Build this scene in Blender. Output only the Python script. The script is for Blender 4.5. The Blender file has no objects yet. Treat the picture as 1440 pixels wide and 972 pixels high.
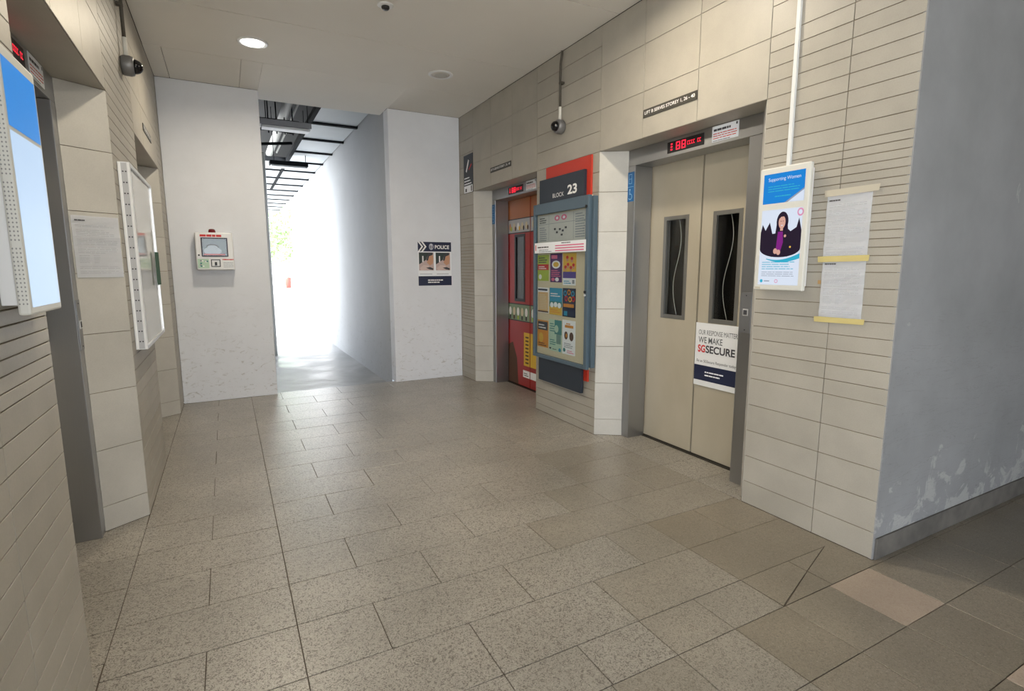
import bpy, bmesh, math, random
from mathutils import Vector, Matrix
random.seed(7)
S = bpy.context.scene
COL = S.collection
V = Vector

# ------------------------------------------------------------------ camera
F_PX, YAW, PIT, ROL = 750.2, .488076, -.14458, -.001828
cy, sy, cp, sp = math.cos(YAW), math.sin(YAW), math.cos(PIT), math.sin(PIT)
fw = V((sy*cp, cy*cp, sp)); rt = V((cy, -sy, 0)); up = rt.cross(fw)
c_, s_ = math.cos(ROL), math.sin(ROL)
rt, up = c_*rt + s_*up, -s_*rt + c_*up
cam = bpy.data.cameras.new('camera'); cam.sensor_width = 36; cam.lens = F_PX/1440*36
cam.clip_start = .05; cam.clip_end = 500
co = bpy.data.objects.new('camera', cam); COL.objects.link(co)
m = Matrix((rt, up, -fw)).transposed().to_4x4(); m.translation = V((0, 0, 1.5)); co.matrix_world = m
S.camera = co

# ------------------------------------------------------------------ light
S.view_settings.view_transform = 'Standard'; S.view_settings.look = 'None'
S.view_settings.gamma = 1; S.view_settings.use_curve_mapping = False
S.view_settings.exposure = 0.42
SKY_STRENGTH = 4.2
world = bpy.data.worlds.new('sky'); S.world = world; world.use_nodes = True
wb = world.node_tree.nodes['Background']
wb.inputs['Color'].default_value = (.92, .96, 1, 1); wb.inputs['Strength'].default_value = SKY_STRENGTH
sun = bpy.data.lights.new('sun', 'SUN'); sun.energy = 24; sun.angle = math.radians(3); sun.color = (1, .97, .92)
so = bpy.data.objects.new('sun', sun); COL.objects.link(so)
so.rotation_euler = V((.80, .42, -.55)).to_track_quat('-Z', 'Y').to_euler()
DOWNLIGHT_W = 19

# ------------------------------------------------------------------ materials
MATS = {}
def mat(name, col=(.5, .5, .5), rough=.5, metal=0, emit=None, estr=1, spec=.5, alpha=None):
    if name in MATS: return MATS[name]
    M = bpy.data.materials.new(name); M.use_nodes = True
    b = M.node_tree.nodes['Principled BSDF']
    b.inputs['Base Color'].default_value = (*col, 1); b.inputs['Roughness'].default_value = rough
    b.inputs['Metallic'].default_value = metal; b.inputs['Specular IOR Level'].default_value = spec
    if emit:
        b.inputs['Emission Color'].default_value = (*emit, 1); b.inputs['Emission Strength'].default_value = estr
    M.diffuse_color = (*col, 1)
    MATS[name] = M; return M
class NT:
    def __init__(s, M): s.t = M.node_tree; s.b = s.t.nodes['Principled BSDF']
    def n(s, typ, **kw):
        x = s.t.nodes.new(typ)
        for k, v in kw.items():
            if k in x.inputs: x.inputs[k].default_value = v
            else: setattr(x, k, v)
        return x
    def l(s, a, b): s.t.links.new(a, b)
    def pos(s, scale=(1, 1, 1)):
        g = s.n('ShaderNodeNewGeometry'); mp = s.n('ShaderNodeMapping'); mp.inputs['Scale'].default_value = scale
        s.l(g.outputs['Position'], mp.inputs['Vector']); return mp.outputs['Vector']
    def noise(s, vec, scale, detail=3, rough=.5, dist=0):
        x = s.n('ShaderNodeTexNoise', Scale=scale, Detail=detail, Roughness=rough, Distortion=dist)
        s.l(vec, x.inputs['Vector']); return x.outputs['Fac']
    def ramp(s, fac, *stops):
        r = s.n('ShaderNodeValToRGB'); e = r.color_ramp.elements
        while len(e) < len(stops): e.new(.5)
        for el, (p, c) in zip(e, stops):
            el.position = p; el.color = (*c, 1) if not isinstance(c, (int, float)) else (c, c, c, 1)
        s.l(fac, r.inputs['Fac']); return r.outputs['Color']
    def mix(s, fac, a, b, mode='MIX'):
        x = s.n('ShaderNodeMix', data_type='RGBA', blend_type=mode)
        for sock, v in ((x.inputs['Factor'], fac), (x.inputs['A'], a), (x.inputs['B'], b)):
            pass
        ins = [i for i in x.inputs if i.enabled]
        for sock, v in zip((ins[0], ins[1], ins[2]), (fac, a, b)):
            if hasattr(v, 'is_linked'): s.l(v, sock)
            elif isinstance(v, (int, float)): sock.default_value = v
            else: sock.default_value = (*v, 1)
        return [o for o in x.outputs if o.enabled][0]
    def bump(s, h, strength=.3, dist=.002):
        x = s.n('ShaderNodeBump', Strength=strength, Distance=dist); s.l(h, x.inputs['Height']); s.l(x.outputs['Normal'], s.b.inputs['Normal'])
    def rnd(s): return s.n('ShaderNodeObjectInfo').outputs['Random']
    def col(s, c): s.l(c, s.b.inputs['Base Color'])

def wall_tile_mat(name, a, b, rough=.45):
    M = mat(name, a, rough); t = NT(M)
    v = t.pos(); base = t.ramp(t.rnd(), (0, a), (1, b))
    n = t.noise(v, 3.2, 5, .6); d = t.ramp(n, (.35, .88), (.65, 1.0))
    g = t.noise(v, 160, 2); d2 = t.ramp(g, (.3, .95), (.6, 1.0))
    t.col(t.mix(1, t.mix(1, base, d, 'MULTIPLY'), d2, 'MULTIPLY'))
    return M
TILE = wall_tile_mat('beige_wall_tile', (.388, .362, .310), (.418, .390, .335))
RET = wall_tile_mat('lit_return_tile', (.52, .505, .465), (.55, .535, .495))  # paler copy of the wall tile, stronger light on the returns in its colour
GROUT = mat('brown_grout', (.20, .155, .10), .9)

def floor_mat(name, a, b, speck, amount, rough):
    M = mat(name, a, rough, spec=1.0); t = NT(M); v = t.pos()
    base = t.ramp(t.rnd(), (0, a), (1, b))
    stain = t.ramp(t.noise(v, 1.15, 5, .6), (.25, .62), (.72, 1.1))
    base = t.mix(1, base, stain, 'MULTIPLY')
    sp_ = t.noise(v, 88, 2, .5, 1.8)
    f = t.ramp(sp_, (.40, 1), (.50, 0))
    hi = t.ramp(t.noise(v, 130, 2, .5, .5), (.58, 0), (.70, 1))
    base = t.mix(t.mix(1, f, (amount,)*3, 'MULTIPLY'), base, speck)
    base = t.mix(t.mix(1, hi, (amount*.35,)*3, 'MULTIPLY'), base, (.62, .57, .49))
    t.col(base)
    t.bump(t.ramp(sp_, (.36, 0), (.5, 1)), .22*amount, .0015)
    r = t.ramp(t.noise(v, 1.1, 2), (.3, rough-.01), (.7, rough+.03)); t.l(r, t.b.inputs['Roughness'])
    return M
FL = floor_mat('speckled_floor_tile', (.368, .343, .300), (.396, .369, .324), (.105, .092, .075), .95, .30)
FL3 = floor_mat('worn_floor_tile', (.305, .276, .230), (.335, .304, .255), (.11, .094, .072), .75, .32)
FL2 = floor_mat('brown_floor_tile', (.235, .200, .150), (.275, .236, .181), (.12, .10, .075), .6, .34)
FLP = floor_mat('pinkish_floor_tile', (.44, .355, .28), (.45, .36, .285), (.25, .17, .12), .35, .5)
FGROUT = mat('floor_grout', (.11, .09, .07), .95)

def paint_mat(name, col, scuff, rough=.7, low=True):
    M = mat(name, col, rough); t = NT(M); v = t.pos()
    n = t.ramp(t.noise(t.pos((1, 1, 1)), 2.2, 6, .65), (.3, .93), (.7, 1.0))
    base = t.mix(1, col, n, 'MULTIPLY')
    sc = t.ramp(t.noise(t.pos((3.5, 3.5, 7)), 2.6, 6, .72, 1.4), (.57, 0), (.66, 1))
    g = t.n('ShaderNodeSeparateXYZ'); gg = t.n('ShaderNodeNewGeometry'); t.l(gg.outputs['Position'], g.inputs[0])
    mr = t.n('ShaderNodeMapRange'); t.l(g.outputs['Z'], mr.inputs['Value'])
    mr.inputs['From Min'].default_value = .15; mr.inputs['From Max'].default_value = 1.3
    mr.inputs['To Min'].default_value = .75; mr.inputs['To Max'].default_value = .03
    f = t.mix(1, sc, mr.outputs['Result'], 'MULTIPLY')
    t.col(t.mix(f, base, scuff)); t.bump(t.noise(v, 140, 2), .08, .001)
    return M
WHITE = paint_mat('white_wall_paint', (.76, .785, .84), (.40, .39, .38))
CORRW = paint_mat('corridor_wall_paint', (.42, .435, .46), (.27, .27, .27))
# grey wall with peeled pale patches near the base and dark scratches
GREY = mat('grey_wall_paint', (.275, .282, .292), .75); t = NT(GREY); v = t.pos()
n = t.ramp(t.noise(v, 2.0, 6, .6), (.3, .82), (.7, 1.05)); base = t.mix(1, (.275, .282, .292), n, 'MULTIPLY')
g = t.n('ShaderNodeSeparateXYZ'); gg = t.n('ShaderNodeNewGeometry'); t.l(gg.outputs['Position'], g.inputs[0])
mr = t.n('ShaderNodeMapRange'); t.l(g.outputs['Z'], mr.inputs['Value'])
for k, q in (('From Min', .1), ('From Max', .75), ('To Min', .16), ('To Max', -.06)): mr.inputs[k].default_value = q
ad = t.n('ShaderNodeMath', operation='ADD'); t.l(t.noise(v, 5.5, 6, .62, .6), ad.inputs[0]); t.l(mr.outputs['Result'], ad.inputs[1])
base = t.mix(t.ramp(ad.outputs[0], (.655, 0), (.70, .5)), base, (.48, .48, .47))
scr = t.noise(t.pos((1.0, 1, 9)), 2.4, 5, .6, .8); scr = t.ramp(scr, (.494, 0), (.50, 1), (.506, 0))
mr2 = t.n('ShaderNodeMapRange'); t.l(g.outputs['Z'], mr2.inputs['Value'])
for k, q in (('From Min', 1.0), ('From Max', 1.5), ('To Min', .45), ('To Max', 0)): mr2.inputs[k].default_value = q
t.col(t.mix(t.mix(1, scr, mr2.outputs['Result'], 'MULTIPLY'), base, (.12, .12, .12)))
SKIRT = mat('dark_skirting', (.12, .115, .105), .8); t = NT(SKIRT)
t.col(t.ramp(t.noise(t.pos(), 9, 5), (.3, (.095, .09, .082)), (.7, (.16, .15, .135))))
CEIL = mat('ceiling_board', (.78, .755, .71), .8); t = NT(CEIL)
t.col(t.ramp(t.noise(t.pos(), 1.2, 4), (.3, (.76, .735, .69)), (.7, (.80, .775, .73))))
CGAP = mat('ceiling_gap', (.06, .055, .05), .9)
SLAB = mat('concrete_slab', (.32, .32, .31), .9)
DARK = mat('void_shade', (.02, .02, .022), .9)  # near black, carries the shade of the void above the corridor
STEEL = mat('brushed_steel', (.34, .34, .34), .32, 1); t = NT(STEEL)
st = t.noise(t.pos((220, 220, .8)), 6, 2); t.l(t.ramp(st, (.3, .30), (.7, .33)), t.b.inputs['Roughness'])
t.col(t.ramp(st, (.3, (.40, .41, .43)), (.7, (.425, .435, .455))))
DOOR = mat('cream_door_paint', (.62, .54, .40), .38); t = NT(DOOR)
t.col(t.ramp(t.noise(t.pos((1, 1, .6)), 3.5, 5), (.3, (.40, .355, .27)), (.7, (.45, .405, .315))))
REDDOOR = mat('red_door_wrap', (.34, .020, .018), .4)
ORANGE = mat('orange_wrap', (.38, .12, .03), .4)
FRAMEG = mat('window_frame_grey', (.22, .215, .2), .45, .6)
BLACK = mat('black_plastic', (.012, .012, .014), .4)
GLOSSB = mat('black_dome', (.006, .006, .008), .05)
WHITEP = mat('white_plastic', (.78, .79, .80), .35)
PAPER = mat('white_paper', (.88, .90, .94), .8); PALEINK = mat('pale_ink', (.60, .62, .66), .8)
INK = mat('grey_ink', (.30, .32, .36), .8)
INK2 = mat('dark_ink', (.05, .05, .06), .7)
NAVY = mat('navy_print', (.012, .018, .055), .45)
BLUEG = mat('slate_frame', (.075, .115, .15), .4)
DKPANEL = mat('charcoal_panel', (.018, .026, .04), .45)
REDP = mat('red_panel', (.50, .035, .015), .4)
REDINK = mat('red_ink', (.62, .03, .03), .6)
YEL = mat('yellow_print', (.72, .45, .05), .6)
ORG = mat('orange_print', (.68, .27, .03), .6)
GRN = mat('lime_print', (.40, .52, .06), .6)
PUR = mat('purple_print', (.085, .03, .16), .6)
PINK = mat('pink_print', (.75, .16, .30), .6)
CYAN = mat('cyan_print', (.03, .30, .50), .6)
SKIN = mat('skin_print', (.56, .30, .19), .7)
BROWN = mat('brown_print', (.10, .045, .025), .6)
TEAL = mat('teal_print', (.05, .22, .22), .6)
MINT = mat('mint_print', (.48, .66, .52), .6)
CREAM = mat('cream_board', (.66, .58, .42), .7)
WHITEI = mat('white_ink', (.85, .85, .85), .6)
TAPE = mat('masking_tape', (.56, .47, .19), .6)
TAPE2 = mat('cream_tape', (.50, .46, .37), .6)
ALU = mat('aluminium', (.75, .76, .77), .35, .7)
GLASS = bpy.data.materials.new('clear_glass'); GLASS.use_nodes = True
nt = GLASS.node_tree; nt.nodes.clear()
o_ = nt.nodes.new('ShaderNodeOutputMaterial'); mx = nt.nodes.new('ShaderNodeMixShader'); lw = nt.nodes.new('ShaderNodeLayerWeight'); lw.inputs[0].default_value = .5; pw = nt.nodes.new('ShaderNodeMath'); pw.operation = 'POWER'; pw.inputs[1].default_value = 4.5; fr = nt.nodes.new('ShaderNodeMath'); fr.operation = 'MULTIPLY_ADD'; fr.inputs[1].default_value = .35; fr.inputs[2].default_value = .03; nt.links.new(lw.outputs['Facing'], pw.inputs[0]); nt.links.new(pw.outputs[0], fr.inputs[0])
tr = nt.nodes.new('ShaderNodeBsdfTransparent'); tr.inputs[0].default_value = (.9, .92, .92, 1); gl = nt.nodes.new('ShaderNodeBsdfGlossy'); gl.inputs['Roughness'].default_value = .02
nt.links.new(fr.outputs[0], mx.inputs[0]); nt.links.new(tr.outputs[0], mx.inputs[1]); nt.links.new(gl.outputs[0], mx.inputs[2]); nt.links.new(mx.outputs[0], o_.inputs[0])
def glow(name, c, s): return mat(name, (.004, .004, .004), .3, 0, c, s, .15)

# ------------------------------------------------------------------ helpers
def link(name, me, parent=None, pl=None):
    o = bpy.data.objects.new(name, me); COL.objects.link(o)
    if parent is not None:
        o.parent = parent; o.matrix_parent_inverse = Matrix.Translation(parent.location).inverted()
    return o
def tag(o, label, cat, group=None):
    o['label'] = label; o['category'] = cat
    if group: o['group'] = group
    return o
def thing(name, label, cat, loc, group=None):
    o = bpy.data.objects.new(name, None); COL.objects.link(o); o.location = loc; o.empty_display_size = .1
    return tag(o, label, cat, group)
def struct(o): o['kind'] = 'structure'; return o
class Fr:
    def __init__(s, o, ux, uy=(0, 0, 1)):
        s.o, s.x, s.y = V(o), V(ux).normalized(), V(uy).normalized(); s.n = s.x.cross(s.y)
    def p(s, u, v, w=0): return s.o + s.x*u + s.y*v + s.n*w
    def at(s, u, v, w=0): return Fr(s.p(u, v, w), s.x, s.y)
WORLD = Fr((0, 0, 0), (1, 0, 0), (0, 1, 0))
class MB:
    def __init__(s): s.bm = bmesh.new(); s.mats = []
    def mi(s, M):
        if M not in s.mats: s.mats.append(M)
        return s.mats.index(M)
    def box(s, f, u0, u1, v0, v1, w0, w1, M, bev=0):
        vs = [s.bm.verts.new(f.p(u, v, w)) for w in (w0, w1) for v in (v0, v1) for u in (u0, u1)]
        fs = [s.bm.faces.new([vs[i] for i in q]) for q in ((0, 2, 3, 1), (4, 5, 7, 6), (0, 1, 5, 4), (2, 6, 7, 3), (0, 4, 6, 2), (1, 3, 7, 5))]
        i = s.mi(M)
        for x in fs: x.material_index = i
        if bev:
            es = set(e for x in fs for e in x.edges)
            r = bmesh.ops.bevel(s.bm, geom=list(es), offset=bev, segments=2, profile=.5, affect='EDGES')
            for x in r['faces']: x.material_index = i
        return s
    def poly(s, f, pts, M, w=0):
        fc = s.bm.faces.new([s.bm.verts.new(f.p(u, v, w)) for u, v in pts]); fc.material_index = s.mi(M); return s
    def rect(s, f, u0, u1, v0, v1, M, w=0): return s.poly(f, ((u0, v0), (u1, v0), (u1, v1), (u0, v1)), M, w)
    def ell(s, f, u, v, ru, rv, M, w=0, n=20, a0=0, a1=2*math.pi):
        k = n if abs(a1-a0) > 6.28 else n+1
        return s.poly(f, [(u+ru*math.cos(a0+(a1-a0)*i/n), v+rv*math.sin(a0+(a1-a0)*i/n)) for i in range(k)], M, w)
    def prism(s, pts, z0, z1, M):
        lo = [s.bm.verts.new((x, y, z0)) for x, y in pts]; hi = [s.bm.verts.new((x, y, z1)) for x, y in pts]; i = s.mi(M)
        fs = [s.bm.faces.new(lo[::-1]), s.bm.faces.new(hi)]
        for k in range(len(pts)): j = (k+1) % len(pts); fs.append(s.bm.faces.new((lo[k], lo[j], hi[j], hi[k])))
        for x in fs: x.material_index = i
        return s
    def lathe(s, base, axis, prof, M, n=28):
        a = V(axis).normalized(); t0 = a.orthogonal().normalized(); t1 = a.cross(t0); b = V(base); i = s.mi(M); rings = []
        for r, h in prof:
            rings.append([s.bm.verts.new(b + a*h + (t0*math.cos(2*math.pi*k/n)+t1*math.sin(2*math.pi*k/n))*max(r, 1e-4)) for k in range(n)])
        for A, B in zip(rings, rings[1:]):
            for k in range(n):
                x = s.bm.faces.new((A[k], A[(k+1) % n], B[(k+1) % n], B[k])); x.material_index = i; x.smooth = True
        for R in (rings[0], rings[-1]):
            x = s.bm.faces.new(R); x.material_index = i
        return s
    def tube(s, pts, r, M, n=10):
        pts = [V(p) for p in pts]; i = s.mi(M); rings = []
        prev = None
        for k, p in enumerate(pts):
            d = (pts[min(k+1, len(pts)-1)]-pts[max(k-1, 0)]).normalized()
            t0 = d.orthogonal().normalized() if prev is None else (prev - d*prev.dot(d)).normalized(); prev = t0; t1 = d.cross(t0)
            rings.append([s.bm.verts.new(p+(t0*math.cos(2*math.pi*q/n)+t1*math.sin(2*math.pi*q/n))*r) for q in range(n)])
        for A, B in zip(rings, rings[1:]):
            for q in range(n):
                x = s.bm.faces.new((A[q], A[(q+1) % n], B[(q+1) % n], B[q])); x.material_index = i; x.smooth = True
        for R in (rings[0], rings[-1]): s.bm.faces.new(R).material_index = i
        return s
    def mesh(s, name, flip=True):
        if flip: bmesh.ops.recalc_face_normals(s.bm, faces=s.bm.faces)
        me = bpy.data.meshes.new(name); s.bm.to_mesh(me); s.bm.free()
        for M in s.mats: me.materials.append(M)
        return me
    def build(s, name, parent=None, flip=True):
        o = link(name, s.mesh(name, flip), parent)
        if name in ('print', 'door_print', 'screw_heads', 'vent_holes', 'display_segments', 'pictogram', 'device_view', 'foliage'): o['kind'] = 'stuff'
        return o
def text(name, body, f, u0, u1, v0, v1, M, parent, w=.001, bold=0):
    cu = bpy.data.curves.new(name, 'FONT'); cu.body = body; cu.size = 1; cu.offset = bold
    tmp = bpy.data.objects.new('tmp_text', cu); COL.objects.link(tmp)
    dg = bpy.context.evaluated_depsgraph_get(); dg.update()
    me = bpy.data.meshes.new_from_object(tmp.evaluated_get(dg)); bpy.data.objects.remove(tmp); bpy.data.curves.remove(cu)
    xs = [q.co.x for q in me.vertices]; ys = [q.co.y for q in me.vertices]
    a, b, c, d = min(xs), max(xs), min(ys), max(ys)
    for q in me.vertices:
        q.co = f.p(u0+(q.co.x-a)/(b-a)*(u1-u0), v0+(q.co.y-c)/(d-c)*(v1-v0), w)
    me.materials.clear(); me.materials.append(M)
    return link(name, me, parent)
def lines(mb, f, u0, u1, v1, v0, n, M, w=.0006, fill=.45, seed=1, gaps=()):
    r = random.Random(seed); h = (v1-v0)/n
    for i in range(n):
        if i in gaps: continue
        v = v1-(i+1)*h; e = u1-(u1-u0)*(r.random()*.35 if r.random() < .35 else r.random()*.05)
        u = u0
        while u < e-.004:
            L = min(r.uniform(.012, .05)*(u1-u0)/.17, e-u); mb.rect(f, u, u+L, v, v+h*fill, M, w); u += L+.0035*(u1-u0)/.17
TC = {}
def tile_mesh(a, b, c, M, name='tile'):
    k = (round(a, 4), round(b, 4), round(c, 4), M.name)
    if k not in TC:
        mb = MB(); mb.box(WORLD, -a/2, a/2, -b/2, b/2, -c/2, c/2, M)
        bmesh.ops.bevel(mb.bm, geom=mb.bm.edges[:], offset=.0012, segments=1, affect='EDGES')
        TC[k] = mb.mesh(name)
    return TC[k]
def tile(name, parent, f, u0, u1, v0, v1, w0, w1, M, gap=.0035):
    me = tile_mesh(u1-u0-gap, v1-v0-gap, w1-w0, M, name)
    o = bpy.data.objects.new(name, me); COL.objects.link(o); o.parent = parent
    c = f.p((u0+u1)/2, (v0+v1)/2, (w0+w1)/2) - parent.location
    mm = Matrix((f.x, f.y, f.n)).transposed().to_4x4(); mm.translation = c; o.matrix_local = mm
    return o

XR, XL, YB, ZC = 2.85, -.515, 6.85, 3.455
YN = 1.40
FRr = Fr((XR, 0, 0), (0, -1, 0))      # lobby wall on the right: u = -Y
FLl = Fr((XL, 0, 0), (0, 1, 0))       # lobby wall on the left:  u = Y
FBb = Fr((0, YB, 0), (1, 0, 0))       # end wall: u = X
OFF = 2.625                           # spacing of the two lifts along a wall
LC = 3.0125                           # centre of the nearer lift
OA, OB = 2.197, 3.785                 # its wall opening
ZH = 2.468                            # underside of the tiled lintel
RD = .20                              # depth of the tiled recess

# ------------------------------------------------------------------ tiled side walls
def steps(a, b, d): 
    n = max(1, round((b-a)/d)); return [a+(b-a)*i/n for i in range(n)]
ROWS_NEAR = [0]+steps(.145, .815, .1675)+steps(.815, 1.474, .0825)+steps(1.474, 2.134, .04125)+steps(2.134, 2.80, .0833)+steps(2.80, ZC, .164)+[ZC]
ROWS_MID = [0]+steps(.072, .82, .083)+steps(.82, 1.81, .04125)+steps(1.81, 2.14, .0825)+steps(2.14, ZH, .164)+steps(ZH, 3.3, .166)+[3.3, ZC]
ROWS_LEFT = steps(0, 1.147, .082)+steps(1.147, 2.134, .0411)+steps(2.134, ZC, .083)+[ZC]
ROWS_LMID = [0]+steps(.072, .82, .083)+steps(.82, 2.14, .083)+steps(2.14, ZC, .066)+[ZC]
ROWS_RET = [0]+steps(.147, ZH, .3315)+[ZH]
def side_wall(name, sgn, X0, f, rows_near, rows_mid, vj):
    X = lambda d: X0+sgn*d
    t = .006; mb = MB()
    def pr(pts): mb.prism([(X(d), y) for d, y in (pts if sgn < 0 else pts)], 0, ZC, GROUT)
    D = .95
    pr([(t, YN+.02), (t, OA), (RD+t, OA+.165), (D, OA+.165), (D, YN+.02)])
    pr([(t, OB), (t, OA+OFF), (RD+t, OA+OFF+.165), (D, OA+OFF+.165), (D, OB-.135), (RD+t, OB-.135)])
    pr([(t, OB+OFF), (t, YB+.2), (D, YB+.2), (D, OB+OFF-.135), (RD+t, OB+OFF-.135)])
    for k in (0, OFF):
        mb.prism([(X(t), OA+k+.0005), (X(t), OB+k-.0005), (X(D-.01), OB+k-.0005), (X(D-.01), OA+k+.0005)], ZH+.0005, ZC, TILE)
    for k in (0, OFF): mb.prism([(X(.90), OA+k+.17), (X(.90), OB+k-.14), (X(D), OB+k-.14), (X(D), OA+k+.17)], 0, ZH, GROUT)  # unseen backing added behind each lift to stop daylight leaking through
    w = struct(mb.build(name))
    w['label'] = 'beige tiled lift lobby wall on the %s' % ('right' if sgn > 0 else 'left')
    su = -1 if sgn > 0 else 1
    def T(y0, y1, z0, z1):
        a, b = sorted((su*y0, su*y1)); tile('tile', w, f, a, b, z0, z1, -t+.0005, 0, TILE)
    for y0, y1 in ((YN+.004, vj), (vj, OA)):
        for a, b in zip(rows_near, rows_near[1:]): T(y0, y1, a, b)
    for y0, y1 in ((OB, OA+OFF), (OB+OFF, YB)):
        for a, b in zip(rows_mid, rows_mid[1:]): T(y0, y1, a, b)
    for k in (0, OFF):
        ys = [OA+k, 2.73+k, 3.262+k, OB+k]; zs = [ZH, 2.80, 3.134, ZC]
        for y0, y1 in zip(ys, ys[1:]):
            for a, b in zip(zs, zs[1:]): T(y0, y1, a, b)
        # splayed tiled returns, the far one faces the lobby entrance
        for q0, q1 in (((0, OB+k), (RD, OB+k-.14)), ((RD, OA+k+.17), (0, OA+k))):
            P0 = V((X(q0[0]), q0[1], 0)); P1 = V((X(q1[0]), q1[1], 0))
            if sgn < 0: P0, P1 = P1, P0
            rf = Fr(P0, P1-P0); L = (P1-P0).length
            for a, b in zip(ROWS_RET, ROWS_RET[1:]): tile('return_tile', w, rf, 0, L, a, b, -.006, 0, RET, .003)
    return w
wall_right = side_wall('wall_right', 1, XR, FRr, ROWS_NEAR, ROWS_MID, 1.728)
wall_left = side_wall('wall_left', -1, XL, FLl, ROWS_LEFT, ROWS_LMID, 1.705)

# grey wall turning the corner, its skirting; the same on the other side
mb = MB(); mb.box(WORLD, XR+.002, 9.5, YN, YN+.019, 0, ZC, GREY); mb.box(WORLD, XR+.96, 9.5, YN+.019, YN+.25, 0, ZC, GREY)
w = struct(mb.build('wall_front_right')); w['label'] = 'worn grey painted wall beyond the tiled corner'
mb = MB(); mb.box(WORLD, XR+.012, 9.5, YN-.012, YN, 0, .115, SKIRT, .003); struct(mb.build('baseboard_front_right'))
mb = MB(); mb.box(WORLD, -8, XL-.002, YN, YN+.019, 0, ZC, GREY); struct(mb.build('wall_front_left'))
VD = mat('sky_block_paint', (.50, .50, .48), .8)
mb = MB(); mb.box(WORLD, 2.6, 9.5, -3.7, -3.5, 0, ZC-.25, VD); struct(mb.build('sky_block_rear'))  # unseen wall added to block sky light from behind on the right
mb = MB(); mb.box(WORLD, 9.5, 9.7, -3.7, YN+.25, 0, ZC-.25, VD); struct(mb.build('sky_block_side'))  # unseen too, added to close the right end against the sky
# end wall in two white piers with the corridor mouth between them
mb = MB(); mb.box(WORLD, XL+.001, .45, YB, YB+.2, 0, ZC, WHITE, .006); struct(mb.build('wall_back_left'))
mb = MB(); mb.box(WORLD, 1.897, XR-.001, YB, YB+.2, 0, ZC, WHITE, .006); struct(mb.build('wall_back_right'))
# corridor side walls
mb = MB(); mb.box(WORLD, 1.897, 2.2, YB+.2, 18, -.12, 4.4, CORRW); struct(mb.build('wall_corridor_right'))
mb = MB(); mb.box(WORLD, .0, .2, YB+.2, 10.8, -.12, 3.3, CORRW); mb.box(WORLD, .0, .2, YB+.2, 10.8, 3.3, 4.6, DARK); struct(mb.build('wall_corridor_left'))  # upper band takes the void's shade as near-black colour

# ------------------------------------------------------------------ floors
mb = MB(); mb.box(WORLD, XL-.95, XR+.95, YN+.021, YB+.09, -.08, -.004, FGROUT); mb.box(WORLD, -9, 9.5, -6, YN+.02, -.08, -.004, FGROUT)
floor = struct(mb.build('floor')); floor['label'] = 'speckled brown stone tile floor of the lift lobby'
def FT(x0, x1, y0, y1, M): tile('floor_tile', floor, WORLD, x0, x1, y0, y1, -.012, random.uniform(-.0005, .0005), M, .0034)
rows = [1.597]+[1.597+.331*i for i in range(1, 16)]+[YB+.08]
A = [.164, .483, 1.14, 1.79, 2.10]; B = [.164, .812, 1.465, 2.10]
XJ = [2.10, 2.475, 2.85]
def inlift(y0, y1): return any(y0 > OA+k+.1 and y1 < OB+k-.05 for k in (0, OFF))
def clipx(y0, y1):
    # how far the floor reaches into a lift recess in this row
    for k in (0, OFF):
        lo, hi = max(y0, OA+k+.17), min(y1, OB+k-.14)
        if hi-lo > .02: yield lo, hi
for i, (y0, y1) in enumerate(zip(rows, rows[1:])):
    even = (i % 2 == 1)          # rows that carry the joint at X = 0.483
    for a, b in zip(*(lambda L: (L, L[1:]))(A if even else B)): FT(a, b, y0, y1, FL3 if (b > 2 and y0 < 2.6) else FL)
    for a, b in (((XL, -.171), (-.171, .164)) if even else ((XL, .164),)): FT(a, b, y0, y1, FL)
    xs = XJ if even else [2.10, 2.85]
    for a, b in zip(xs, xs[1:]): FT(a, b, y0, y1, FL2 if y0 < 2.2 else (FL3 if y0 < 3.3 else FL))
    for lo, hi in clipx(y0, y1):
        FT(XR, XR+.385, lo, hi, FL); FT(XL-.385, XL, lo, hi, FL)
# splayed corner slips of floor inside each recess
def slip(pts, M):
    mb = MB(); mb.prism(pts, -.012, 0, M); o = mb.build('floor_tile', floor)
for k in (0, OFF):
    for X0, s in ((XR, 1), (XL, -1)):
        slip([(X0+s*.004, OB+k-.004), (X0+s*.004, OB+k-.14), (X0+s*RD, OB+k-.142)], FL)
        slip([(X0+s*.004, OA+k+.004), (X0+s*.004, OA+k+.168), (X0+s*RD, OA+k+.168)], FL)
# cut tiles at the right-hand corner, split by a diagonal joint
g = .004
def dg(x): return 1.370+(x-2.103)*(1.615-1.370)/(2.812-2.103)
h = .0022
slip([(2.115, 1.368), (2.455, 1.368), (2.455, dg(2.455)-h)], FL2)
slip([(2.4585, 1.368), (2.848, 1.368), (2.848, 1.622), (2.812, 1.612), (2.4585, dg(2.4585)-h)], FL2)
slip([(2.102, dg(2.102)+h), (2.455, dg(2.455)+h), (2.455, 1.595), (2.102, 1.595)], FL2)
slip([(2.4585, dg(2.4585)+h), (2.75, 1.595), (2.4585, 1.595)], FL2)
xs = [XL, -.171, .164, .483, .812, 1.14, 1.46, 1.783, 2.10]
for a, b in zip(xs, xs[1:]): FT(a, b, 1.366, 1.597, FL if b < 1.5 else FL3)
XO = [1.783+.3255*i for i in range(-14, 24)]
YO = [1.366, 1.037, .71, .38, .05, -.28, -.61]
for j, (y1, y0) in enumerate(zip(YO, YO[1:])):
    for a, b in zip(XO, XO[1:]):
        if b > 8.4 or a < -2.6: continue
        pk = (j == 0 and abs(a-2.434) < .02) or (j == 2 and abs(a-2.434) < .02)
        FT(a, b, y0, y1, FLP if pk else (FL if b < 1.2 else FL3 if b < 2.0 else FL2))
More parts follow.
